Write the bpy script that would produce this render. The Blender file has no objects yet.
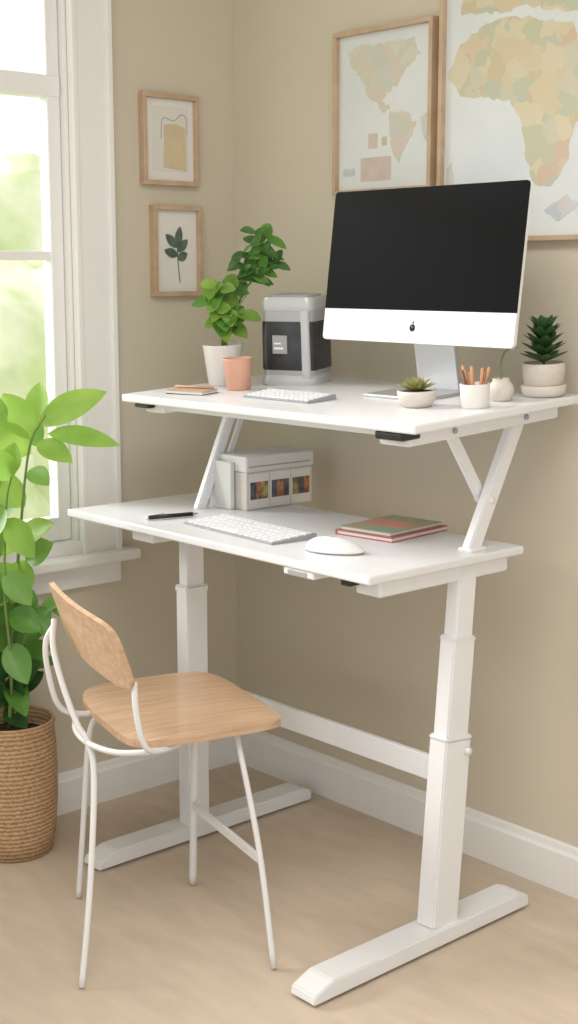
import bpy, bmesh, math, random
from mathutils import Vector, Matrix, Euler, noise
random.seed(7)
sc=bpy.context.scene
sc.view_settings.view_transform='Standard'
COL=sc.collection

# ---------------------------------------------------------------- materials
def mat(name,c,rough=.5,metal=0,var=0,scale=8,bump=0,c2=None,spec=.5,emit=0,trans=0,stretch=None,coat=0):
    m=bpy.data.materials.new(name); m.use_nodes=True
    nt=m.node_tree; b=nt.nodes['Principled BSDF']
    b.inputs['Base Color'].default_value=(*c,1); b.inputs['Roughness'].default_value=rough
    b.inputs['Metallic'].default_value=metal; b.inputs['Specular IOR Level'].default_value=spec
    b.inputs['Coat Weight'].default_value=coat
    tc=nt.nodes.new('ShaderNodeTexCoord'); mp=nt.nodes.new('ShaderNodeMapping')
    nt.links.new(tc.outputs['Object'],mp.inputs['Vector'])
    if stretch: mp.inputs['Scale'].default_value=stretch
    n=nt.nodes.new('ShaderNodeTexNoise'); n.inputs['Scale'].default_value=scale; n.inputs['Detail'].default_value=5
    nt.links.new(mp.outputs['Vector'],n.inputs['Vector'])
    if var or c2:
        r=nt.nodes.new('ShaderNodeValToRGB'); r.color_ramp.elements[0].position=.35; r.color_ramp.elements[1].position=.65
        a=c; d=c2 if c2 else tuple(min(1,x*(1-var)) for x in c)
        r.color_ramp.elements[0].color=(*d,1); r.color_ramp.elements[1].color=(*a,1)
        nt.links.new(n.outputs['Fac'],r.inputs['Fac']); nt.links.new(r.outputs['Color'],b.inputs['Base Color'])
    if bump:
        bp=nt.nodes.new('ShaderNodeBump'); bp.inputs['Strength'].default_value=bump; bp.inputs['Distance'].default_value=.01
        nt.links.new(n.outputs['Fac'],bp.inputs['Height']); nt.links.new(bp.outputs['Normal'],b.inputs['Normal'])
    if trans:
        out=nt.nodes['Material Output']; t=nt.nodes.new('ShaderNodeBsdfTranslucent'); mx=nt.nodes.new('ShaderNodeMixShader')
        t.inputs['Color'].default_value=(*[min(1,x*1.3) for x in c],1); mx.inputs['Fac'].default_value=trans
        nt.links.new(b.outputs['BSDF'],mx.inputs[1]); nt.links.new(t.outputs['BSDF'],mx.inputs[2]); nt.links.new(mx.outputs[0],out.inputs['Surface'])
    return m
M=dict(
 wall=mat('wall_paint',(.62,.565,.455),.85,var=.03,scale=2,bump=.03),
 ceil=mat('ceiling_paint',(.8,.79,.76),.9,var=.02),
 floor=mat('floor_carpet',(.63,.525,.42),.85,var=.10,scale=7,bump=.25,stretch=(1,3,1)),
 trim=mat('trim_white',(.85,.84,.83),.45,var=.02),
 desk=mat('desk_white',(.80,.81,.83),.35,var=.01),
 top=mat('desk_top_white',(.755,.765,.79),.3,var=.01),
 wood=mat('light_wood',(.62,.42,.275),.4,c2=(.50,.32,.20),scale=6,stretch=(14,1.0,14),coat=.2),
 frame=mat('oak_frame',(.56,.41,.28),.5,c2=(.47,.33,.21),scale=20),
 paper=mat('print_paper',(.78,.77,.74),.6,var=.02),
 mat_=mat('mount_board',(.72,.70,.65),.7,var=.03),
 black=mat('black_plastic',(.015,.015,.016),.35,var=.1),
 screen=mat('screen_glass',(.003,.003,.0035),.18,var=.05,spec=.12),
 alu=mat('brushed_aluminium',(.80,.81,.83),.35,metal=.3,var=.02),
 alud=mat('stand_aluminium',(.60,.61,.63),.35,metal=.6,var=.03),
 whitep=mat('white_plastic',(.84,.84,.84),.35,var=.01),
 tubew=mat('chair_tube_white',(.74,.74,.74),.35,var=.02),
 key=mat('key_white',(.80,.81,.83),.5,var=.01),
 keyb=mat('keyboard_base',(.36,.37,.39),.4,metal=.2,var=.02),
 ceramic=mat('white_ceramic',(.80,.78,.75),.35,var=.03),
 stone=mat('cream_ceramic',(.68,.62,.56),.55,var=.08,scale=30),
 terra=mat('peach_terracotta',(.72,.40,.29),.6,var=.06,scale=20),
 soil=mat('soil',(.05,.032,.02),.95,var=.5,scale=60,bump=.6),
 grey=mat('grey_plastic',(.36,.37,.38),.4,var=.05),
 silver=mat('silver_plastic',(.44,.45,.46),.35,metal=.2,var=.05),
 silverl=mat('pale_silver_plastic',(.55,.56,.57),.35,metal=.2,var=.06),
 smoke=mat('smoked_glass',(.018,.02,.024),.18,c2=(.045,.048,.052),scale=18),
 tan=mat('kraft_cover',(.55,.36,.24),.6,var=.1,scale=20),
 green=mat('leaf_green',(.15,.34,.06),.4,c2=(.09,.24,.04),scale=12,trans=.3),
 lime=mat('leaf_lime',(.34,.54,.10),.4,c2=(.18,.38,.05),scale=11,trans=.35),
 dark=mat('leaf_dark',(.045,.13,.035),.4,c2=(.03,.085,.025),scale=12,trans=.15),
 stem=mat('stem_green',(.16,.26,.06),.6,var=.2),
 brown=mat('stem_brown',(.20,.13,.07),.7,var=.2),
 pencil=mat('pencil_wood',(.60,.30,.15),.5,var=.2,scale=40),
 pencild=mat('pencil_dark',(.18,.08,.05),.5,var=.2,scale=40),
 book1=mat('book_red',(.58,.13,.12),.5,var=.2,scale=15),
 book2=mat('book_green',(.24,.36,.27),.5,c2=(.50,.32,.20),scale=9),
 spine=mat('box_cream',(.66,.63,.57),.6,var=.06),
 boxlid=mat('box_lid_greywhite',(.72,.72,.70),.6,var=.05),
 lbl1=mat('label_orange',(.60,.25,.10),.5,c2=(.08,.06,.05),scale=60),lbl2=mat('label_grey',(.14,.15,.17),.5,c2=(.05,.05,.05),scale=60),lbl3=mat('label_olive',(.50,.42,.14),.5,c2=(.1,.08,.05),scale=60),
)
def basket_mat():
    m=mat('woven_seagrass',(.52,.34,.17),.8); nt=m.node_tree; b=nt.nodes['Principled BSDF']
    tc=nt.nodes.new('ShaderNodeTexCoord'); w=nt.nodes.new('ShaderNodeTexWave'); w.bands_direction='Z'; w.inputs['Scale'].default_value=30; w.inputs['Distortion'].default_value=3.5; w.inputs['Detail'].default_value=4; w.inputs['Detail Scale'].default_value=5
    n2=nt.nodes.new('ShaderNodeTexNoise'); n2.inputs['Scale'].default_value=90; ad=nt.nodes.new('ShaderNodeMixRGB'); ad.inputs[0].default_value=.45
    nt.links.new(tc.outputs['Object'],w.inputs['Vector']); nt.links.new(tc.outputs['Object'],n2.inputs['Vector'])
    nt.links.new(w.outputs['Fac'],ad.inputs[1]); nt.links.new(n2.outputs['Fac'],ad.inputs[2])
    r=nt.nodes.new('ShaderNodeValToRGB'); r.color_ramp.elements[0].position=.15; r.color_ramp.elements[1].position=.75; r.color_ramp.elements[0].color=(.28,.16,.075,1); r.color_ramp.elements[1].color=(.58,.39,.23,1)
    nt.links.new(ad.outputs[0],r.inputs['Fac']); nt.links.new(r.outputs['Color'],b.inputs['Base Color'])
    bp=nt.nodes.new('ShaderNodeBump'); bp.inputs['Strength'].default_value=.6; bp.inputs['Distance'].default_value=.004
    nt.links.new(ad.outputs[0],bp.inputs['Height']); nt.links.new(bp.outputs['Normal'],b.inputs['Normal']); return m
M['basket']=basket_mat()
def land_mat(name,cols,scale):
    m=mat(name,(.6,.5,.3),.7); nt=m.node_tree; b=nt.nodes['Principled BSDF']
    tc=nt.nodes.new('ShaderNodeTexCoord'); v=nt.nodes.new('ShaderNodeTexVoronoi'); v.inputs['Scale'].default_value=scale
    ns=nt.nodes.new('ShaderNodeTexNoise'); ns.inputs['Scale'].default_value=30; mixv=nt.nodes.new('ShaderNodeMixRGB'); mixv.inputs['Fac'].default_value=.05
    nt.links.new(tc.outputs['Object'],ns.inputs['Vector']); nt.links.new(tc.outputs['Object'],mixv.inputs[1]); nt.links.new(ns.outputs['Color'],mixv.inputs[2]); nt.links.new(mixv.outputs[0],v.inputs['Vector'])
    sp=nt.nodes.new('ShaderNodeSeparateColor'); nt.links.new(v.outputs['Color'],sp.inputs[0])
    r=nt.nodes.new('ShaderNodeValToRGB'); r.color_ramp.interpolation='CONSTANT'
    while len(r.color_ramp.elements)<len(cols): r.color_ramp.elements.new(.5)
    for i,c in enumerate(cols): r.color_ramp.elements[i].position=i/len(cols); r.color_ramp.elements[i].color=(*c,1)
    nt.links.new(sp.outputs[0],r.inputs['Fac']); nt.links.new(r.outputs['Color'],b.inputs['Base Color']); return m
M['land']=land_mat('map_land',[(.58,.50,.33),(.62,.55,.38),(.52,.52,.38),(.60,.47,.36),(.64,.57,.42),(.50,.52,.41),(.62,.53,.37),(.58,.55,.43)],24)
M['land2']=land_mat('map_land_pale',[(.62,.58,.47),(.56,.58,.48),(.64,.56,.49),(.63,.61,.52),(.58,.59,.53)],26)
M['land3']=land_mat('map_land_blue',[(.50,.55,.58),(.58,.61,.62),(.62,.58,.55)],30)
M['pink']=mat('map_legend_pink',(.64,.53,.48),.7,var=.1,scale=30)
M['sea']=mat('map_sea',(.72,.74,.74),.6,c2=(.64,.68,.69),scale=4)

# ---------------------------------------------------------------- mesh helpers
def link(o,root=None,m=None):
    COL.objects.link(o)
    if m: o.data.materials.append(m)
    if root: o.parent=root
    return o
def root(name,loc=(0,0,0),rot=(0,0,0)):
    e=bpy.data.objects.new(name,None); e.empty_display_size=.05; COL.objects.link(e); e.location=loc; e.rotation_euler=rot; return e
def frombm(name,bm,r,m,smooth=False):
    me=bpy.data.meshes.new(name); bmesh.ops.recalc_face_normals(bm,faces=bm.faces); bm.to_mesh(me); bm.free()
    if smooth:
        for p in me.polygons: p.use_smooth=True
    return link(bpy.data.objects.new(name,me),r,m)
def box(name,lo,hi,m,r=None,bev=.002,seg=2):
    bm=bmesh.new(); bmesh.ops.create_cube(bm,size=1)
    lo=Vector(lo);hi=Vector(hi); s=hi-lo;c=(hi+lo)/2
    for v in bm.verts: v.co=Vector((v.co[i]*s[i]+c[i] for i in range(3)))
    if bev>0: bmesh.ops.bevel(bm,geom=bm.edges[:],offset=min(bev,min(s)*.45),segments=seg,affect='EDGES',profile=.5)
    return frombm(name,bm,r,m)
def beam(name,a,b,w,d,m,r=None,up=(0,0,1),bev=.003):
    a=Vector(a);b=Vector(b);z=(b-a).normalized();u=Vector(up);x=u.cross(z)
    if x.length<1e-3: x=Vector((1,0,0)).cross(z)
    x.normalize();y=z.cross(x);L=(b-a).length
    bm=bmesh.new(); bmesh.ops.create_cube(bm,size=1)
    for v in bm.verts: v.co=Vector((v.co.x*w,v.co.y*d,(v.co.z+.5)*L))
    if bev: bmesh.ops.bevel(bm,geom=bm.edges[:],offset=bev,segments=2,affect='EDGES')
    mt=Matrix((x,y,z)).transposed()
    for v in bm.verts: v.co=mt@v.co+a
    return frombm(name,bm,r,m)
def lathe(name,prof,m,r=None,seg=40,loc=(0,0,0)):
    bm=bmesh.new(); rings=[]
    for (rad,z) in prof:
        rings.append([bm.verts.new((max(rad,1e-4)*math.cos(2*math.pi*i/seg)+loc[0],max(rad,1e-4)*math.sin(2*math.pi*i/seg)+loc[1],z+loc[2])) for i in range(seg)])
    for a,b in zip(rings,rings[1:]):
        for i in range(seg): bm.faces.new((a[i],a[(i+1)%seg],b[(i+1)%seg],b[i]))
    bm.faces.new(rings[0][::-1]); bm.faces.new(rings[-1])
    return frombm(name,bm,r,m,True)
def smooth_path(pts,n=8):
    P=[Vector(p) for p in pts]; P=[P[0]*2-P[1]]+P+[P[-1]*2-P[-2]]; out=[]
    for i in range(1,len(P)-2):
        p0,p1,p2,p3=P[i-1:i+3]
        for k in range(n):
            t=k/n; out.append(.5*((2*p1)+(p2-p0)*t+(2*p0-5*p1+4*p2-p3)*t*t+(3*p1-p0-3*p2+p3)*t**3))
    out.append(P[-2]); return out
def tube(name,pts,rad,m,r=None,smooth=True,seg=12,rad2=None):
    P=smooth_path(pts) if smooth and len(pts)>2 else [Vector(p) for p in pts]
    bm=bmesh.new(); rings=[]; prev=None
    for i,p in enumerate(P):
        t=(P[min(i+1,len(P)-1)]-P[max(i-1,0)]).normalized()
        x=(prev-t*prev.dot(t)) if prev else (Vector((1,0,0)) if abs(t.x)<.8 else Vector((0,1,0))).cross(t)
        x.normalize(); prev=x; y=t.cross(x); q=rad if rad2 is None else rad+(rad2-rad)*i/(len(P)-1)
        rings.append([bm.verts.new(p+(x*math.cos(2*math.pi*k/seg)+y*math.sin(2*math.pi*k/seg))*q) for k in range(seg)])
    for a,b in zip(rings,rings[1:]):
        for i in range(seg): bm.faces.new((a[i],a[(i+1)%seg],b[(i+1)%seg],b[i]))
    bm.faces.new(rings[0][::-1]); bm.faces.new(rings[-1])
    return frombm(name,bm,r,m,True)
def poly(name,pts,m,r,th=.001,n=(0,-1,0)):
    bm=bmesh.new(); vs=[bm.verts.new(p) for p in pts]; f=bm.faces.new(vs)
    e=bmesh.ops.extrude_face_region(bm,geom=[f]); N=Vector(n)*th
    for g in e['geom']:
        if isinstance(g,bmesh.types.BMVert): g.co+=N
    bmesh.ops.triangulate(bm,faces=[f for f in bm.faces if len(f.verts)>4])
    return frombm(name,bm,r,m)
def add_leaf(bm,base,d,L,W,up=(0,0,1),droop=.3,fold=.25,n=9,shape=.9):
    base=Vector(base);d=Vector(d).normalized();u=Vector(up); s=d.cross(u)
    if s.length<.05: s=d.cross(Vector((1,0,0)))
    s.normalize(); nrm=s.cross(d).normalized(); rows=[]
    for i in range(n+1):
        t=i/n; w=W*.5*(math.sin(math.pi*t**shape)**.75 if 0<t<1 else .02)
        c=base+d*(L*t)-Vector((0,0,1))*(droop*L*t*t)
        rows.append([bm.verts.new(c-s*w+nrm*(w*fold)),bm.verts.new(c-s*w*.5+nrm*(w*fold*.35)),bm.verts.new(c),bm.verts.new(c+s*w*.5+nrm*(w*fold*.35)),bm.verts.new(c+s*w+nrm*(w*fold))])
    for a,b in zip(rows,rows[1:]):
        for k in range(4): bm.faces.new((a[k],a[k+1],b[k+1],b[k]))
def leaves(name,L,m,r):
    bm=bmesh.new()
    for a in L: add_leaf(bm,**a)
    me=bpy.data.meshes.new(name); bm.to_mesh(me); bm.free()
    for p in me.polygons: p.use_smooth=True
    return link(bpy.data.objects.new(name,me),r,m)
def addbox(bm,lo,hi):
    g=bmesh.ops.create_cube(bm,size=1)['verts']; lo=Vector(lo);hi=Vector(hi)
    for v in g: v.co=Vector((v.co[i]*(hi-lo)[i]+((hi+lo)/2)[i] for i in range(3)))

# ---------------------------------------------------------------- room shell
H=2.5; XR=4.2; YF=-4.0
WY0,WY1,WZ0,WZ1=-1.75,-.515,.70,2.32   # window opening
box('floor',(-.12,YF,-.06),(XR,.12,0),M['floor'],bev=0)
box('ceiling',(-.12,YF,H),(XR,.12,H+.06),M['ceil'],bev=0)
box('wall_back',(-.12,0,0),(XR,.12,H),M['wall'],bev=0)
bm=bmesh.new()
addbox(bm,(-.12,WY1,0),(0,0,H)); addbox(bm,(-.12,YF,0),(0,WY0,H)); addbox(bm,(-.12,WY0,0),(0,WY1,WZ0)); addbox(bm,(-.12,WY0,WZ1),(0,WY1,H))
frombm('wall_left',bm,None,M['wall'])
def baseboard(name,axis,L,h):
    bm=bmesh.new(); prof=[(0,0),(.016,0),(.016,h*.80),(.011,h*.86),(.009,h*.97),(.005,h),(0,h)]
    A=[];B=[]
    for d,z in prof:
        if axis=='x': A.append(bm.verts.new((0,-d,z)));B.append(bm.verts.new((L,-d,z)))
        else: A.append(bm.verts.new((d,0,z)));B.append(bm.verts.new((d,-L,z)))
    n=len(prof)
    for i in range(n): bm.faces.new((A[i],A[(i+1)%n],B[(i+1)%n],B[i]))
    bm.faces.new(A);bm.faces.new(B[::-1]); frombm(name,bm,None,M['trim'])
baseboard('baseboard_back','x',XR,.112); baseboard('baseboard_left','y',4,.105)
# window
w=root('window_1')
def wb(n,y0,y1,z0,z1,x0,x1,b=.003): return box(n,(x0,y0,z0),(x1,y1,z1),M['trim'],w,b)
wb('casing_right',WY1,-.400,WZ0-.03,WZ1+.10,0,.020); wb('casing_right_bead',-.417,-.400,WZ0-.03,WZ1+.10,.018,.027)
wb('casing_right_inner',WY1,WY1+.015,WZ0-.03,WZ1+.02,.018,.024)
wb('casing_left',WY0-.13,WY0,WZ0-.03,WZ1+.10,0,.020); wb('casing_head',WY0-.15,-.385,WZ1,WZ1+.12,0,.028)
wb('jamb_right',WY1-.008,WY1,WZ0+.004,WZ1,-.119,-.001,0); wb('jamb_left',WY0,WY0+.008,WZ0+.004,WZ1,-.119,-.001,0); wb('jamb_head',WY0+.008,WY1-.008,WZ1-.012,WZ1,-.119,-.001,0)
wb('sill',WY0-.17,-.365,WZ0-.055,WZ0-.028,0,.06,.006); wb('apron',WY0-.13,-.400,WZ0-.115,WZ0-.055,0,.018)
wb('stool',WY0+.001,WY1-.001,WZ0,WZ0+.004,-.119,-.001,0); wb('stool_face',WY0,WY1,WZ0-.028,WZ0+.004,0,.012,.001)
SX0,SX1=-.055,-.020
SB=WZ0+.005
wb('sash_stile_right',WY1-.045,WY1-.009,SB,WZ1-.013,SX0,SX1); wb('sash_stile_left',WY0+.009,WY0+.045,SB,WZ1-.013,SX0,SX1)
wb('sash_rail_bottom',WY0+.045,WY1-.045,SB,SB+.06,SX0,SX1); wb('sash_rail_top',WY0+.045,WY1-.045,WZ1-.05,WZ1-.013,SX0,SX1)
wb('meeting_rail',WY0+.04,WY1-.010,1.785,1.835,SX0-.01,SX1+.004); wb('muntin',WY0+.04,WY1-.04,1.400,1.422,SX0+.005,SX1-.004)

# outside: shrubs and lawn
gd=root('garden')
box('lawn',(-14,-9,-.5),(-.4,7,-.4),mat('lawn_grass',(.65,.75,.40),.9,c2=(.50,.64,.28),scale=3),gd,bev=0)
bush=mat('shrub_leaves',(.86,.89,.70),.9,c2=(.56,.68,.33),scale=3.2,bump=.3)
for i,(x,y,z,s) in enumerate([(-3.2,.3,.15,.9),(-3.4,1.6,.4,1.0),(-4.5,.9,.8,1.0),(-4.4,2.4,.9,1.1),(-5.2,3.6,1.0,1.2),(-3.0,-1.0,-.1,.9),(-4.6,-.6,.4,1.1),(-6.2,1.4,1.1,1.1),(-6.5,5.0,.9,1.4)]):
    bm=bmesh.new(); bmesh.ops.create_icosphere(bm,subdivisions=4,radius=s)
    for v in bm.verts:
        k=noise.noise(v.co*3+Vector((i*7,0,0)))*.25+noise.noise(v.co*9)*.12; v.co=v.co*(1+k)+Vector((x,y,z))
    frombm('shrub_%d'%i,bm,gd,bush,True)

# ---------------------------------------------------------------- standing desk
dk=root('standing_desk')
def foot(n,x,y0,y1,hw):
    bm=bmesh.new(); prof=[(y0,0),(y0+.004,.018),(y0+.05,.036),(y1-.03,.036),(y1,.024),(y1,0)]
    A=[bm.verts.new((x-hw,y,z+.006)) for y,z in prof];B=[bm.verts.new((x+hw,y,z+.006)) for y,z in prof];k=len(prof)
    for i in range(k): bm.faces.new((A[i],A[(i+1)%k],B[(i+1)%k],B[i]))
    bm.faces.new(A);bm.faces.new(B[::-1]); bmesh.ops.bevel(bm,geom=bm.edges[:],offset=.003,segments=2,affect='EDGES')
    frombm(n,bm,dk,M['desk'])
    for j,y in enumerate((y0+.03,y1-.04)): lathe(n+'_pad_%d'%j,[(.016,0),(.018,.004),(.018,.007)],M['grey'],dk,loc=(x,y,0))
foot('foot_left',.345,-.73,-.06,.033); foot('foot_right',1.115,-.770,-.130,.035)
def col(n,b,t,stages):
    b=Vector(b);t=Vector(t)
    for i,(k0,k1,wx,wy) in enumerate(stages):
        beam('%s_stage_%d'%(n,i+1),b.lerp(t,k0),b.lerp(t,k1),wy,wx,M['desk'],dk,up=(1,0,0),bev=.004)
col('column_left',(.358,-.435,.036),(.358,-.435,.79),[(0,.80,.046,.062),(.78,.995,.038,.050),(.775,.80,.050,.066)])
col('column_right',(1.115,-.390,.036),(1.095,-.308,.79),[(0,.52,.048,.078),(.50,.80,.041,.066),(.79,.995,.035,.054),(.515,.53,.051,.081),(.785,.80,.044,.069)])
beam('crossbar',(.36,-.30,.325),(1.10,-.30,.325),.016,.055,M['desk'],dk,up=(0,0,1))
box('bracket_left',(.348,-.42,.305),(.368,-.29,.345),M['desk'],dk); box('bracket_right',(1.080,-.38,.30),(1.105,-.292,.35),M['desk'],dk)
lathe('adjust_knob',[(.009,0),(.009,.010),(.005,.013)],M['alu'],dk,loc=(0,0,0)).matrix_local=Matrix.Translation((1.127,-.325,.40))@Matrix.Rotation(math.pi/2,4,'Y')
# lower top
LX0,LX1,LY0,LY1,LZ=.100,1.129,-.613,-.155,.807
box('lower_top',(LX0,LY0,LZ-.018),(LX1,LY1,LZ),M['top'],dk,.004,3)
box('lower_rail_right',(1.045,LY0+.045,LZ-.052),(1.112,LY1-.03,LZ-.018),M['desk'],dk,.006,3)
box('lower_rail_left',(.31,LY0+.04,LZ-.050),(.39,LY1-.01,LZ-.018),M['desk'],dk,.006,3)
box('lower_beam',(.35,-.40,LZ-.06),(1.05,-.33,LZ-.018),M['desk'],dk,.004)
box('height_controller',(.88,LY0+.005,LZ-.034),(.97,LY0+.06,LZ-.018),M['whitep'],dk,.004,3)
box('controller_display',(.895,LY0+.003,LZ-.031),(.95,LY0+.0065,LZ-.022),M['grey'],dk,.001)
box('cable_clip',(1.04,LY0+.01,LZ-.032),(1.065,LY0+.04,LZ-.018),M['black'],dk,.003)
# upper top (slightly inclined, front edge low)
T=math.radians(3.2); UX0,UX1,UY0,UY1,UZ=.240,1.175,-.545,-.035,1.090
def uz(y): return UZ+(y-UY0)*math.tan(T)
up=root('upper_platform',(0,UY0,UZ),(T,0,0)); up.parent=dk
D=UY1-UY0
box('upper_top',(UX0,0,-.018),(UX1,D,0),M['top'],up,.004,3)
box('upper_rail_right',(1.05,.03,-.050),(1.13,D-.02,-.018),M['desk'],up,.006,3)
box('upper_rail_left',(.29,.03,-.042),(.36,D-.02,-.018),M['desk'],up,.006,3)
box('upper_front_rail',(.33,.045,-.036),(1.08,.075,-.018),M['desk'],up,.003)
box('upper_back_rail',(.33,D-.10,-.045),(1.08,D-.06,-.018),M['desk'],up,.003)
box('motor_box',(1.06,.008,-.036),(1.135,.060,-.019),M['black'],up,.005,3)
box('left_latch',(.275,.010,-.030),(.33,.050,-.018),M['black'],up,.004)
for i,(x,y) in enumerate([(1.1305,.16),(1.1305,.38)]):
    lathe('bolt_%d'%i,[(.006,0),(.006,.003),(.004,.005)],M['grey'],up).matrix_local=Matrix.Translation((x,y,-.034))@Matrix.Rotation(math.pi/2,4,'Y')
def strut(n,x):
    beam(n+'_main',(x,-.285,.800),(x,-.14,1.075),.036,.022,M['desk'],dk,up=(1,0,0))
    beam(n+'_brace',(x-.02,-.340,1.068),(x-.02,-.225,.905),.026,.014,M['desk'],dk,up=(1,0,0))
    box(n+'_shoe',(x-.018,-.30,.806),(x+.018,-.25,.815),M['desk'],dk,.003)
    lathe(n+'_pivot',[(.007,0),(.007,.047),(.004,.049)],M['alu'],dk,seg=20).matrix_local=Matrix.Translation((x-.034,-.228,.907))@Matrix.Rotation(math.pi/2,4,'Y')
strut('strut_right',1.09)
beam('strut_left_main',(.305,-.37,.800),(.305,-.25,1.075),.026,.02,M['desk'],dk,up=(1,0,0))
beam('strut_left_second',(.30,-.325,.800),(.30,-.205,1.075),.012,.014,M['desk'],dk,up=(1,0,0))

# ---------------------------------------------------------------- chair
CH=Vector((.618,-.674,0)); CA=math.radians(-15)
ch=root('dining_chair',CH,(0,0,CA))
ci=Matrix.Rotation(-CA,4,'Z')@Matrix.Translation(-CH)
def CL(p): return ci@Vector(p)
def panel(name,W,Hh,th,fn,m,r,pw=3.5,nu=32,nv=20):
    bm=bmesh.new(); top=[];bot=[]
    for j in range(nv+1):
        tv=-1+2*j/nv; a=[];b=[]
        for i in range(nu+1):
            tu=-1+2*i/nu
            k=max(abs(tu),abs(tv))
            s=k/(abs(tu)**pw+abs(tv)**pw)**(1/pw) if k>0 else 1
            u=tu*s*W/2; v=tv*s*Hh/2; p,n=fn(u,v)
            a.append(bm.verts.new(p+n*th/2)); b.append(bm.verts.new(p-n*th/2))
        top.append(a);bot.append(b)
    for j in range(nv):
        for i in range(nu):
            bm.faces.new((top[j][i],top[j][i+1],top[j+1][i+1],top[j+1][i])); bm.faces.new((bot[j][i],bot[j+1][i],bot[j+1][i+1],bot[j][i+1]))
    for j in range(nv):
        for i in (0,nu): bm.faces.new((top[j][i],top[j+1][i],bot[j+1][i],bot[j][i]))
    for i in range(nu):
        for j in (0,nv): bm.faces.new((top[j][i],top[j][i+1],bot[j][i+1],bot[j][i]))
    o=frombm(name,bm,r,m,True)
    md=o.modifiers.new('edge','EDGE_SPLIT'); md.split_angle=math.radians(50)
    return o
def seatf(u,v):
    z=.445 +.003*(abs(u)/.2)**2.5 -.012*max(0,(v-.10)/.10)**2 -.008*max(0,(-v-.10)/.08)**2 -.010*u
    return Vector((u,v,z)),Vector((0,0,1))
panel('seat',.415,.352,.015,seatf,M['wood'],ch,pw=4.8)
bc=CL((.612,-.912,.648))
q=math.radians(5)   # back panel sits a little squarer than the seat
def backf(u,v):
    y=.7*u*u - v*.34
    p=Matrix.Rotation(q,3,'Z')@Vector((u,y,v-.12*u)); n=Matrix.Rotation(q,3,'Z')@Vector((-1.4*u,1,.34)).normalized()
    return Vector((bc.x,bc.y,bc.z))+p,n
panel('backrest',.325,.142,.010,backf,M['wood'],ch,pw=6)
def ct(n,pts,rad=.0063): tube(n,[CL(p) for p in pts],rad,M['tubew'],ch)
zt=.429
ct('leg_back_right',[(.475,-.892,.650),(.500,-.912,.60),(.545,-.920,.53),(.598,-.922,.46),(.632,-.918,.425),(.665,-.928,.36),(.735,-.99,.17),(.793,-1.053,.004)])
ct('leg_front_right',[(.70,-.64,zt),(.765,-.645,zt-.004),(.805,-.660,zt-.04),(.90,-.69,.21),(.985,-.726,.004)])
ct('leg_front_left',[(.62,-.58,zt),(.580,-.585,zt-.01),(.568,-.590,.36),(.569,-.60,.18),(.569,-.606,.004)],.0088)
ct('leg_back_left',[(.50,-.77,zt),(.485,-.80,zt-.012),(.475,-.815,.36),(.463,-.828,.15),(.455,-.838,.004)])
ct('side_rail_right',[(.762,-.893,.578),(.772,-.898,.53),(.785,-.894,.470),(.787,-.87,.438),(.765,-.78,zt),(.70,-.64,zt)])
ct('side_rail_left',[(.466,-.886,.636),(.458,-.903,.60),(.466,-.905,.54),(.487,-.890,.46),(.496,-.82,.434),(.50,-.70,zt),(.53,-.58,zt)])
ct('rear_rail',[(.488,-.85,.436),(.55,-.895,.429),(.632,-.918,.425),(.72,-.912,.427),(.785,-.875,.436)])
ct('cross_rail',[(.53,-.58,zt),(.62,-.575,zt-.002),(.70,-.64,zt)])
beam('foot_rest',CL((.569,-.602,.19)),CL((.905,-.695,.20)),.010,.022,M['tubew'],ch)

# ---------------------------------------------------------------- woven basket + plant
bx,by=.125,-.80
pl=root('potted_rubber_plant',(bx,by,0))
lathe('woven_basket',[(.072,0),(.088,.004),(.098,.05),(.104,.12),(.106,.2),(.104,.27),(.100,.312),(.104,.322),(.100,.33),(.093,.326),(.092,.30),(.09,.285)],M['basket'],pl,48)
lathe('soil',[(.09,.27),(.09,.288),(.04,.296),(.001,.298)],M['soil'],pl)
Rv=Vector((.668,.744,0)); Fv=Vector((-.744,.668,0))
def LP(px,py,dep=0):
    return Rv*((px-15)/405)+Vector((0,0,1.095-(py-400)*.00247))+Fv*dep
stems=[[(14,715,0),(18,640,0),(30,540,-.02),(42,450,-.02),(58,418,-.02)],[(8,715,.02),(6,600,.03),(2,500,.02),(8,430,.02)],[(20,715,-.02),(26,660,-.04),(44,600,-.05),(60,597,-.05)],[(10,715,0),(2,640,-.03),(-8,560,-.04),(-12,520,-.04)],[(17,715,.0),(22,640,.03),(30,590,.04),(34,555,.05)],[(16,715,-.03),(22,650,-.06),(20,580,-.08),(24,500,-.08),(30,470,-.08)]]
for i,s in enumerate(stems): tube('stem_%d'%i,[LP(*q_) for q_ in s],.005,M['stem'],pl,rad2=.002)
def lf(b,t,W,up=None,dep0=0,dep1=0,droop=.12):
    a=LP(b[0],b[1],dep0);c=LP(t[0],t[1],dep1);d=c-a
    return dict(base=a,d=d,L=d.length,W=W*1.12,up=up or (-Fv*.85+Rv*random.uniform(-.45,.45)+Vector((0,0,random.uniform(.3,.9)))),droop=droop,fold=.3)
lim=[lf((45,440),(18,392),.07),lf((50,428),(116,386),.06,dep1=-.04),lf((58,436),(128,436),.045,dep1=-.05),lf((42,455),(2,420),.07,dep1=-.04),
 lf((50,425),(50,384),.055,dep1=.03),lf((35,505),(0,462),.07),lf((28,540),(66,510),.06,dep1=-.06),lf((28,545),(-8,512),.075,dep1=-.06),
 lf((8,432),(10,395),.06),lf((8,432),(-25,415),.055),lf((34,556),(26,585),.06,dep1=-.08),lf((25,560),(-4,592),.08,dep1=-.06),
 lf((30,475),(10,440),.06,-Fv+Vector((0,0,.4)),-.08,-.1),lf((24,510),(50,540),.06,None,-.08,-.1),lf((48,445),(84,455),.05,dep1=-.05),lf((30,470),(34,436),.05,None,-.08,-.08)]
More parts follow.
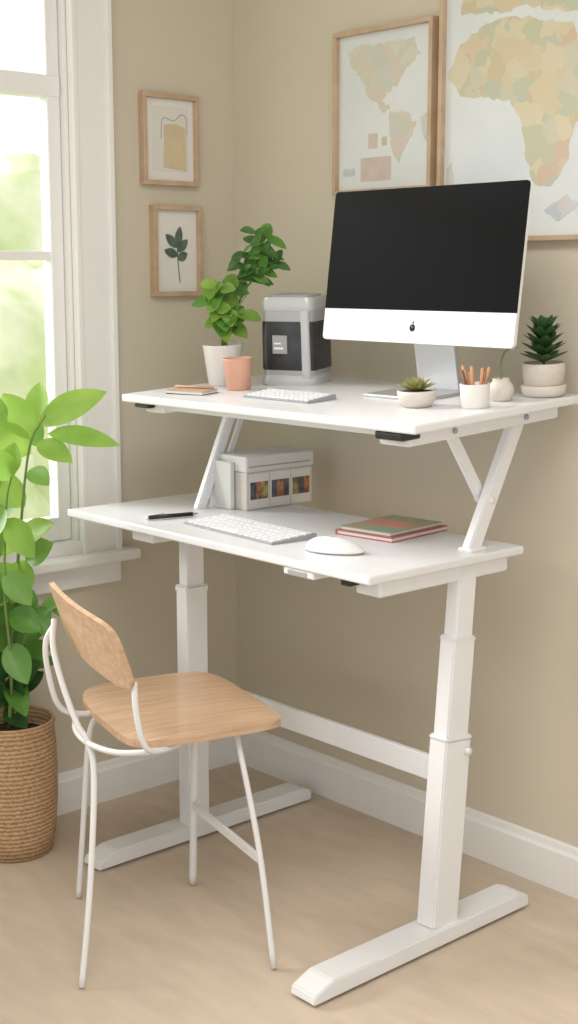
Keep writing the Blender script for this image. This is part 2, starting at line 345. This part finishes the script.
mid=[lf((34,556),(64,530),.06,dep1=-.05),lf((5,500),(-12,440),.07),lf((2,560),(16,500),.07,dep1=-.05),lf((40,470),(62,478),.045,dep1=-.05),lf((24,500),(-2,530),.07,None,-.08,-.1),lf((20,560),(46,585),.055,None,-.08,-.1),lf((48,450),(24,410),.06,None,.03,.05),lf((5,470),(30,450),.06,None,.02,.03),lf((0,520),(26,490),.06,None,.03,.04)]
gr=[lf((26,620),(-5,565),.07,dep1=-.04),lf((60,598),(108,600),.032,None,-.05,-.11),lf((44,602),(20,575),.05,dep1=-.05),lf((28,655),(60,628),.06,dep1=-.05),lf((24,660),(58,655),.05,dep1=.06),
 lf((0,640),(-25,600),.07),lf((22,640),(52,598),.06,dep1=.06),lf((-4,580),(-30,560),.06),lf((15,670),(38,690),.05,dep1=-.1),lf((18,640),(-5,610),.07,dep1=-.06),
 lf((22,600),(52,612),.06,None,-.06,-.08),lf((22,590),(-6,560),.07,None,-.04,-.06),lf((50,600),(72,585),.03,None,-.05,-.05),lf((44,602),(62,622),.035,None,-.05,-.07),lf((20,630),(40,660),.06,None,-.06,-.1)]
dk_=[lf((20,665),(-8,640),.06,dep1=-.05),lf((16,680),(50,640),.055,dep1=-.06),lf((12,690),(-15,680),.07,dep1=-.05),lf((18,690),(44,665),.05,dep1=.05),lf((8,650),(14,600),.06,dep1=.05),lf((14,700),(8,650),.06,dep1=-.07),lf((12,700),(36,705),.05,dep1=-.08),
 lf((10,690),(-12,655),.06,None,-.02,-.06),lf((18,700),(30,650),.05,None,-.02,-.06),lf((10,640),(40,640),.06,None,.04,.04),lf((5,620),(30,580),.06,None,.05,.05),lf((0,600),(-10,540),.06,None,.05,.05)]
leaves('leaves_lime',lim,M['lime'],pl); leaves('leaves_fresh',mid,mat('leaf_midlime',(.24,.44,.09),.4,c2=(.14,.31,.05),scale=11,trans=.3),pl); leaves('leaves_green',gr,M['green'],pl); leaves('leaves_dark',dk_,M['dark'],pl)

# ---------------------------------------------------------------- wall art
def frame_left(name,y0,y1,z0,z1,fw=.012):
    r=root(name)
    box('bar_top',(0,y0,z1-fw),(.022,y1,z1),M['frame'],r,.001);box('bar_bottom',(0,y0,z0),(.022,y1,z0+fw),M['frame'],r,.001)
    box('bar_a',(0,y0,z0+fw),(.022,y0+fw,z1-fw),M['frame'],r,.001);box('bar_b',(0,y1-fw,z0+fw),(.022,y1,z1-fw),M['frame'],r,.001)
    box('mount',(0,y0+fw,z0+fw),(.008,y1-fw,z1-fw),M['paper'],r,0); return r
a=frame_left('framed_abstract_print',-.308,-.130,1.590,1.816)
box('print_paper_tone',(.008,-.272,1.625),(.009,-.158,1.785),M['mat_'],a,0)
poly('shape_ochre',[(.009,y,z) for y,z in [(-.238,1.635),(-.165,1.628),(-.168,1.735),(-.20,1.745),(-.235,1.74)]],mat('ochre_ink',(.66,.54,.36),.7,var=.08,scale=30),a,.0008,(1,0,0))
tube('ink_line',[(.0095,-.245,1.705),(.0095,-.240,1.755),(.0095,-.205,1.752),(.0095,-.18,1.768),(.0095,-.165,1.758),(.0095,-.163,1.72)],.0009,M['grey'],a,seg=6)
b_=frame_left('framed_botanical_print',-.280,-.123,1.311,1.541)
tube('stalk',[(.0085,-.190,1.345),(.0085,-.196,1.40),(.0085,-.198,1.46)],.0012,M['dark'],b_,seg=6)
L=[]
for y,z,dy,dz,l in [(-.198,1.440,.2,1,.05),(-.198,1.435,-1,.9,.05),(-.198,1.425,1,.9,.046),(-.197,1.415,-1,.3,.045),(-.197,1.405,1,.5,.035)]:
    L.append(dict(base=(.0095,y,z),d=(0,dy,dz),L=l,W=.024,up=(1,0,0),droop=0,fold=.05))
leaves('pressed_leaf',L,mat('pressed_leaf_ink',(.13,.18,.14),.7,c2=(.06,.10,.08),scale=40),b_)
def frame_back(name,x0,x1,z0,z1,fw,art):
    r=root(name)
    for n,lo,hi in (('bar_top',(x0,-.024,z1-fw),(x1,0,z1)),('bar_bottom',(x0,-.024,z0),(x1,0,z0+fw)),('bar_left',(x0,-.024,z0+fw),(x0+fw,0,z1-fw)),('bar_right',(x1-fw,-.024,z0+fw),(x1,0,z1-fw))): box(n,lo,hi,M['frame'],r,.001)
    box('map_sheet',(x0+fw,-.010,z0+fw),(x1-fw,0,z1-fw),M['sea'],r,0)
    for i,(pts,m) in enumerate(art): poly('land_%d'%i,[(x,-.010,z) for x,z in pts],M[m],r,.0006)
    return r
def rough(pts,amp=.005,n=5):
    out=[]
    for i,p in enumerate(pts):
        q_=pts[(i+1)%len(pts)]
        for k in range(n):
            t=k/n; out.append((p[0]+(q_[0]-p[0])*t+(random.uniform(-amp,amp) if k else 0),p[1]+(q_[1]-p[1])*t+(random.uniform(-amp,amp) if k else 0)))
    return out
NA=[(.44,1.885),(.48,1.90),(.56,1.895),(.66,1.90),(.68,1.86),(.635,1.835),(.61,1.80),(.575,1.785),(.56,1.765),(.585,1.745),(.56,1.742),(.52,1.775),(.49,1.82),(.46,1.85)]
SA=[(.585,1.742),(.64,1.735),(.67,1.705),(.645,1.67),(.615,1.62),(.60,1.64),(.585,1.69)]
sq=lambda x,z,w,h:[(x,z),(x+w,z),(x+w,z+h),(x,z+h)]
frame_back('framed_americas_map_print',.404,.726,1.556,1.935,.011,[(rough(NA),'land2'),(rough(SA,.004),'land2'),(sq(.49,1.585,.10,.055),'pink'),(sq(.43,1.60,.04,.018),'land3'),(sq(.515,1.66,.03,.035),'pink'),(sq(.56,1.665,.016,.02),'land'),(sq(.64,1.60,.05,.012),'mat_'),(rough([(.68,1.72),(.705,1.73),(.705,1.66),(.69,1.68)],.003,3),'land3')])
AF=[(.80,1.865),(.87,1.90),(.95,1.905),(1.03,1.885),(1.10,1.875),(1.13,1.81),(1.20,1.775),(1.16,1.71),(1.11,1.66),(1.10,1.60),(1.06,1.55),(1.015,1.555),(.985,1.62),(.975,1.68),(.94,1.735),(.87,1.745),(.80,1.755),(.765,1.80)]
EU=[(.80,1.925),(.81,1.985),(.88,2.04),(1.0,2.07),(1.33,2.07),(1.33,1.86),(1.27,1.82),(1.24,1.86),(1.19,1.82),(1.15,1.86),(1.12,1.895),(1.04,1.905),(.97,1.925),(.91,1.915),(.87,1.925)]
frame_back('framed_africa_map_print',.746,1.37,1.436,2.10,.011,[(rough(AF),'land'),(rough(EU),'land'),(rough([(1.19,1.64),(1.215,1.66),(1.21,1.60),(1.19,1.585)],.003),'land'),(sq(.80,1.50,.14,.012),'mat_'),(rough([(.765,1.60),(.78,1.62),(.785,1.56),(.77,1.53)],.003),'land2'),(rough([(1.04,1.50),(1.10,1.53),(1.13,1.51),(1.08,1.475)],.004),'land3')])

# ---------------------------------------------------------------- computer monitor
mo=root('desktop_monitor',(.872,-.20,uz(-.20)),(0,0,0))
bz=1.222-uz(-.20); W=.566; Hh=.331
mon=root('screen_head',(.003,-.03,bz),(math.radians(-10),0,math.radians(-1.5))); mon.parent=mo
bm=bmesh.new()
rings=[]
for k,(s,y) in enumerate([(1,0),(1,.007),(.97,.014),(.80,.026),(.50,.038)]):
    ring=[]
    for cx,cz in ((-1,-1),(1,-1),(1,1),(-1,1)):
        for q_ in range(5):
            an={(-1,-1):180,(1,-1):270,(1,1):0,(-1,1):90}[(cx,cz)]+q_*22.5; rr=.010
            x=cx*(W/2-rr)+rr*math.cos(math.radians(an)); z=cz*(Hh/2-rr)+rr*math.sin(math.radians(an))
            ring.append(bm.verts.new((x*s,y,z*s+Hh/2)))
    rings.append(ring)
for a_,b2 in zip(rings,rings[1:]):
    n=len(a_)
    for i in range(n): bm.faces.new((a_[i],a_[(i+1)%n],b2[(i+1)%n],b2[i]))
bm.faces.new(rings[0]);bm.faces.new(rings[-1])
frombm('shell',bm,mon,M['alu'])
def plate(name,z0,z1,y0,y1,m,rt,rb):
    bm=bmesh.new(); pts=[]
    for cx,cz,a0 in ((-1,-1,180),(1,-1,270),(1,1,0),(-1,1,90)):
        rr=rt if cz>0 else rb
        for q_ in range(6):
            an=math.radians(a0+q_*18); pts.append((cx*(W/2-.0006-rr)+rr*math.cos(an),(z1-rr if cz>0 else z0+rr)+rr*math.sin(an)))
    F_=[bm.verts.new((x,y0,z)) for x,z in pts];B_=[bm.verts.new((x,y1,z)) for x,z in pts]; n=len(pts)
    for i in range(n): bm.faces.new((F_[i],F_[(i+1)%n],B_[(i+1)%n],B_[i]))
    bm.faces.new(F_);bm.faces.new(B_[::-1]); frombm(name,bm,mon,m)
plate('screen_panel',.070,Hh-.0006,-.0025,.0005,M['screen'],.009,.0005)
plate('chin',.0006,.0698,-.002,.0005,M['alu'],.0005,.009)
lg=lathe('logo_body',[(.0080,0),(.0080,.0006)],M['black'],mon,seg=24); lg.matrix_local=Matrix.Translation((0,-.002,.033))@Matrix.Rotation(math.pi/2,4,'X')
leaves('logo_leaf',[dict(base=(.0005,-.0028,.0415),d=(.4,0,1),L=.007,W=.004,up=(0,-1,0),droop=0,fold=0)],M['black'],mon)
beam('stand_neck',(0,.060,.004),(0,.030,bz+.12),.12,.008,M['alud'],mo,up=(0,1,0),bev=.002)
box('stand_foot',(-.088,-.09,0),(.088,.068,.007),M['alud'],mo,.003,3)
mo.rotation_euler=(T,0,0)

def up_obj(name,x,y,rz=0): return root(name,(x,y,uz(y)),(T,0,rz))
def keyboard(r,W,Dp,rows,colsn):
    bm=bmesh.new(); A=[(-Dp/2,0),(-Dp/2,.004),(Dp/2,.011),(Dp/2,0)]
    L_=[bm.verts.new((-W/2,y,z)) for y,z in A];R_=[bm.verts.new((W/2,y,z)) for y,z in A]
    for i in range(4): bm.faces.new((L_[i],L_[(i+1)%4],R_[(i+1)%4],R_[i]))
    bm.faces.new(L_);bm.faces.new(R_[::-1]); bmesh.ops.bevel(bm,geom=bm.edges[:],offset=.0015,segments=2,affect='EDGES')
    frombm('base',bm,r,M['keyb'])
    bm=bmesh.new(); cw=(W-.012)/colsn; rh=(Dp-.012)/rows
    for j in range(rows):
        i=0
        while i<colsn:
            n=5 if (j==0 and i==4) else 1
            x0=-W/2+.006+i*cw; y0=-Dp/2+.006+j*rh; zz=.004+.007*((y0+Dp/2)/Dp)
            addbox(bm,(x0+cw*.10,y0+rh*.11,zz-.001),(x0+cw*(n-.10),y0+rh*.89,zz+.0030)); i+=n
    frombm('keys',bm,r,M['key'])
keyboard(up_obj('keyboard',.660,-.395,0),.215,.085,5,13)
kb=root('keyboard.001',(.615,-.475,LZ),(0,0,math.radians(-3))); keyboard(kb,.325,.125,5,15)
def mouse(r):
    bm=bmesh.new(); bmesh.ops.create_uvsphere(bm,u_segments=32,v_segments=16,radius=1)
    for v in bm.verts:
        x,y,z=v.co; z=max(z,-.05)
        v.co=Vector((x*.064,y*.035*(1+.06*math.cos(x*3)),.003+(z+.05)*.026*(1-.25*x)))
    frombm('body',bm,r,M['whitep'],True)
    bm=bmesh.new(); bmesh.ops.create_uvsphere(bm,u_segments=32,v_segments=8,radius=1)
    for v in bm.verts: v.co=Vector((v.co.x*.0635,v.co.y*.0362,.0015+max(v.co.z,-.3)*.004))
    frombm('base_ring',bm,r,M['grey'],True)
    tube('seam',[(-.0625,0,.009),(-.03,0,.0305),(0,0,.0309)],.0006,M['grey'],r,seg=6)
mouse(root('computer_mouse',(.912,-.495,LZ),(0,0,math.radians(25))))
pn=root('ballpoint_pen',(.372,-.50,LZ+.006),(0,0,math.radians(75)))
tube('barrel',[(-.06,0,0),(.05,0,0)],.005,M['black'],pn,seg=12); tube('tip',[(.05,0,0),(.066,0,0)],.005,M['grey'],pn,rad2=.001); tube('cap_ring',[(-.066,0,0),(-.06,0,0)],.0045,M['alu'],pn)
tube('clip',[(-.058,0,.0055),(-.02,0,.007)],.0012,M['alu'],pn,seg=8)
bk=root('stacked_books',(.838,-.250,LZ),(0,0,math.radians(6)))
box('book_lower_pages',(-.076,-.098,.002),(.076,.098,.009),M['paper'],bk,.001); box('book_lower_cover',(-.078,-.10,0),(.078,.10,.002),M['book1'],bk,.0005);box('book_lower_cover_top',(-.078,-.10,.009),(.078,.10,.011),M['book1'],bk,.0005)
box('book_lower_spine',(-.078,-.101,0),(-.076,.101,.011),M['book1'],bk,.0005)
box('book_upper_pages',(-.068,-.092,.0125),(.066,.09,.018),M['paper'],bk,.001); box('book_upper_cover',(-.070,-.094,.018),(.068,.092,.0195),M['book2'],bk,.0005);box('book_upper_back',(-.070,-.094,.011),(.068,.092,.0125),M['book2'],bk,.0005)
box('book_title_band',(-.05,-.04,.0195),(.05,.03,.0198),mat('cover_coral',(.66,.30,.22),.6,var=.15,scale=30),bk,0)
# storage box with labelled spines
sb=root('storage_box_set',(.355,-.205,LZ))
box('box_lower',(-.06,-.105,0),(.06,.11,.092),M['spine'],sb,.003); box('lid',(-.062,-.107,.092),(.062,.112,.130),M['boxlid'],sb,.004)
box('side_binder',(-.062,-.122,0),(.02,-.108,.115),M['boxlid'],sb,.003)
for i in range(3):
    y=-.098+i*.068
    box('divider_%d'%i,(.060,y,.004),(.0615,y+.063,.088),M['paper'],sb,.0005)
    for j in range(3): box('label_%d_%d'%(i,j),(.0615,y+.003+j*.019,.026),(.0625,y+.021+j*.019,.068),M[['lbl2','lbl1','lbl3','lbl2','lbl1','lbl2','lbl3','lbl2','lbl1'][i*3+j]],sb,.0003)
box('lid_line',(.0622,-.10,.104),(.0628,.10,.107),M['grey'],sb,0)

# upper items
def bowl(name,r,R,h,m,lip=.003,seg=40):
    lathe(name,[(R*.6,0),(R*.72,.002),(R*.92,h*.35),(R,h*.8),(R,h),(R-lip,h),(R-lip,h*.82),(R*.5,h*.80)],m,r,seg)
pp=up_obj('potted_plant',.318,-.295)
lathe('pot',[(.037,0),(.039,.003),(.049,.094),(.050,.097),(.047,.097),(.045,.085),(.02,.083)],M['ceramic'],pp); lathe('soil',[(.045,.07),(.045,.086),(.01,.09)],M['soil'],pp)
def UP(px,py,dep=0): return Rv*((px-227)/415)+Vector((0,0,(379-py)*.00245))+Fv*(dep-.01)
st=[[(226,345,0),(228,315,0),(222,290,-.01)],[(228,345,0),(236,300,.01),(252,262,.01),(272,238,0)],[(229,345,0),(240,310,-.02),(255,290,-.02)],[(228,345,0),(250,290,.02),(280,264,.01)]]
for i,s in enumerate(st): tube('stem_%d'%i,[UP(*q_) for q_ in s],.003,M['stem'],pp,rad2=.0015)
def ul(b,t,W,dep0=0,dep1=0,up=None):
    a=UP(b[0],b[1],dep0);c=UP(t[0],t[1],dep1);d=c-a
    return dict(base=a,d=d,L=d.length,W=W,up=up or (-Fv*.7+Vector((random.uniform(-.3,.3),0,.7))),droop=.15,fold=.25)
A=[];B=[];Cc=[]
for i in range(34):
    cx=random.uniform(214,248);cy=random.uniform(276,322);an=random.uniform(0,6.28);l=random.uniform(15,25)
    (A if i%3 else Cc).append(ul((cx,cy),(cx+l*math.cos(an),cy+l*math.sin(an)*.8),.038,random.uniform(-.03,.03),random.uniform(-.05,.0)))
for k,(x,y) in enumerate([(240,290),(246,276),(252,264),(258,254),(266,244),(275,238),(260,278),(268,270),(282,264),(250,256),(272,256),(256,270),(264,266),(266,234)]):
    for sgn in (-1,1):
        l=random.uniform(16,25);an=random.uniform(.2,1.0)*sgn-.4
        (Cc if k%2 else B).append(ul((x,y),(x+l*math.cos(an),y+l*math.sin(an)*.9),.026,0,random.uniform(-.04,.02)))
    an=random.uniform(2.4,3.9);B.append(ul((x,y),(x+18*math.cos(an),y+14*math.sin(an)),.028,0,random.uniform(-.04,.02)))
leaves('leaves_bright',A,mat('leaf_fresh',(.30,.48,.10),.4,c2=(.18,.35,.06),scale=14,trans=.35),pp); leaves('leaves_mid',Cc,M['green'],pp); leaves('leaves_dark',B,mat('leaf_mid',(.10,.24,.06),.4,c2=(.05,.14,.03),scale=14,trans=.2),pp)
cu=up_obj('terracotta_cup',.430,-.345)
lathe('cup',[(.026,0),(.028,.002),(.034,.070),(.035,.074),(.032,.074),(.030,.059),(.01,.056)],M['terra'],cu)
nb=up_obj('pocket_notebook',.385,-.448,math.radians(12))
box('cover_bottom',(-.055,-.03,0),(.055,.03,.0015),M['black'],nb,.0005);box('pages',(-.053,-.028,.0015),(.053,.028,.008),M['paper'],nb,.0005);box('cover_top',(-.055,-.03,.008),(.055,.03,.0095),M['tan'],nb,.0005)
tube('pencil',[(-.06,0.012,.0125),(.05,.018,.0125)],.003,M['tan'],nb,seg=6)
# desktop appliance: silver housing with smoked front
ap=up_obj('desktop_air_purifier',.453,-.180,math.radians(22))
def rprism(name,hx,hy,rr,prof,m,r):
    bm=bmesh.new(); rings=[]
    for s,z,dx in prof:
        ring=[]
        for cx,cy,a0 in ((-1,-1,180),(1,-1,270),(1,1,0),(-1,1,90)):
            for q_ in range(7):
                an=math.radians(a0+q_*15); ring.append(bm.verts.new(((cx*(hx-rr)+rr*math.cos(an))*s+dx,(cy*(hy-rr)+rr*math.sin(an))*s,z)))
        rings.append(ring)
    for a_,b2 in zip(rings,rings[1:]):
        n=len(a_)
        for i in range(n): bm.faces.new((a_[i],a_[(i+1)%n],b2[(i+1)%n],b2[i]))
    bm.faces.new(rings[0][::-1]);bm.faces.new(rings[-1])
    o=frombm(name,bm,r,m,True); md=o.modifiers.new('e','EDGE_SPLIT'); md.split_angle=math.radians(35)
rprism('foot_ring',.072,.062,.03,[(1,0,0),(1.02,.006,0),(1.02,.014,0),(.96,.024,0)],M['silverl'],ap)
rprism('body',.069,.059,.022,[(.97,.018,0),(1,.026,0),(.98,.120,0),(.97,.172,0),(.97,.180,0)],M['silver'],ap)
rprism('smoked_front',.0705,.0605,.022,[(.985,.036,0),(1,.040,0),(.985,.146,0),(.97,.150,0)],M['smoke'],ap)
rprism('side_shell',.012,.0622,.008,[(.995,.020,.050),(1,.024,.050),(.985,.168,.048),(.97,.176,.048)],M['silverl'],ap)
rprism('collar',.069,.059,.022,[(.98,.174,0),(1.01,.178,0),(1.0,.194,0),(.93,.206,0)],M['silverl'],ap)
rprism('top_vent',.054,.045,.020,[(1,.204,0),(.98,.210,0),(.8,.211,0)],M['grey'],ap)
box('label',(-.034,-.0622,.075),(.004,-.0595,.118),M['grey'],ap,.0005)
box('label_text',(-.030,-.0626,.085),(-.006,-.0622,.090),M['whitep'],ap,0); box('label_text_2',(-.030,-.0626,.097),(-.012,-.0622,.101),M['whitep'],ap,0)
# succulent bowl
su=up_obj('potted_succulent',1.000,-.350)
bowl('bowl',su,.040,.034,M['stone']); lathe('soil',[(.034,.024),(.034,.031),(.01,.033)],M['soil'],su)
L=[]
for k,(n,el,l) in enumerate([(10,.3,.040),(9,.7,.034),(6,1.15,.028)]):
    for i in range(n):
        an=6.283*i/n+k*.4; L.append(dict(base=(0.004*math.cos(an),.004*math.sin(an),.032),d=(math.cos(an)*math.cos(el),math.sin(an)*math.cos(el),math.sin(el)),L=l,W=.013,up=(0,0,1),droop=-.1,fold=.5,shape=.7))
leaves('rosette',L,mat('succulent_green',(.28,.38,.12),.5,c2=(.38,.32,.12),scale=30),su)
pc=up_obj('pencil_cup',1.110,-.300)
lathe('cup',[(.027,0),(.029,.002),(.030,.046),(.030,.048),(.027,.048),(.027,.010),(.005,.008)],M['ceramic'],pc)
for i in range(14):
    an=random.uniform(0,6.28);q_=random.uniform(.004,.018); t=q_+random.uniform(.006,.018)
    tube('pencil_%d'%i,[(q_*math.cos(an)*.8,q_*math.sin(an)*.8,.012),(t*math.cos(an),t*math.sin(an),random.uniform(.064,.084))],.0032,M['pencil' if i%2 else 'pencild'],pc,seg=6)
tp=up_obj('potted_jade_plant',1.117,-.090)
lathe('saucer',[(.036,0),(.044,.004),(.047,.022),(.045,.024),(.02,.024)],M['stone'],tp)
lathe('pot',[(.034,.022),(.040,.026),(.044,.050),(.044,.068),(.041,.070),(.039,.064),(.01,.062)],M['stone'],tp)
L=[]
for k in range(5):
    z=.070+k*.013
    for i in range(8):
        an=6.283*i/8+k*.4; el=.30+.15*k; l=.054-.001*k
        L.append(dict(base=(0,0,z),d=(math.cos(an)*math.cos(el),math.sin(an)*math.cos(el),math.sin(el)),L=l,W=.024,up=(0,0,1),droop=-.1,fold=.35))
leaves('leaves',L,M['dark'],tp); tube('stalk',[(0,0,.05),(0,0,.13)],.004,M['brown'],tp)
sp=up_obj('bud_vase',1.090,-.195)
lathe('vase',[(.018,0),(.022,.004),(.027,.022),(.024,.034),(.018,.040),(.017,.043),(.018,.046),(.015,.046),(.012,.040)],M['stone'],sp)
tube('sprig',[(0,0,.042),(.0,0,.075),(.006,.006,.10),(.022,.022,.112)],.002,M['stem'],sp)
leaves('sprig_leaves',[dict(base=(.006,.006,.10),d=(.6,.7,.5),L=.035,W=.01,up=(0,0,1),droop=.3)],M['dark'],sp)
# ---------------------------------------------------------------- light
wd=bpy.data.worlds.new('sky'); sc.world=wd; wd.use_nodes=True
bg=wd.node_tree.nodes['Background']; bg.inputs[0].default_value=(1,.985,.96,1); bg.inputs[1].default_value=1.18
s=bpy.data.lights.new('sun','SUN'); s.energy=4.6; s.angle=math.radians(32); s.color=(1,.975,.93)
so=bpy.data.objects.new('sun',s); COL.objects.link(so); so.rotation_euler=Vector((.80,.36,-.45)).to_track_quat('-Z','Y').to_euler()
l=bpy.data.lights.new('fill_light','AREA'); l.shape='RECTANGLE'; l.size=1.2; l.size_y=1.2; l.energy=27; l.color=(1,.975,.94)  # added overhead fill to brighten the room, not a real fixture
lo=bpy.data.objects.new('fill_light',l); COL.objects.link(lo); lo.location=(1.9,-1.6,2.47)

# ---------------------------------------------------------------- camera
cam=bpy.data.cameras.new('camera'); co=bpy.data.objects.new('camera',cam); COL.objects.link(co); sc.camera=co
co.location=(2.901,-2.407,1.36); th,yw=.169,.839
co.rotation_euler=Euler((math.pi/2-th,0,yw),'XYZ')
cam.sensor_fit='VERTICAL'; cam.sensor_height=36; cam.lens=1377.3/1024*36
cam.dof.use_dof=True; cam.dof.focus_distance=3.1; cam.dof.aperture_fstop=5.6
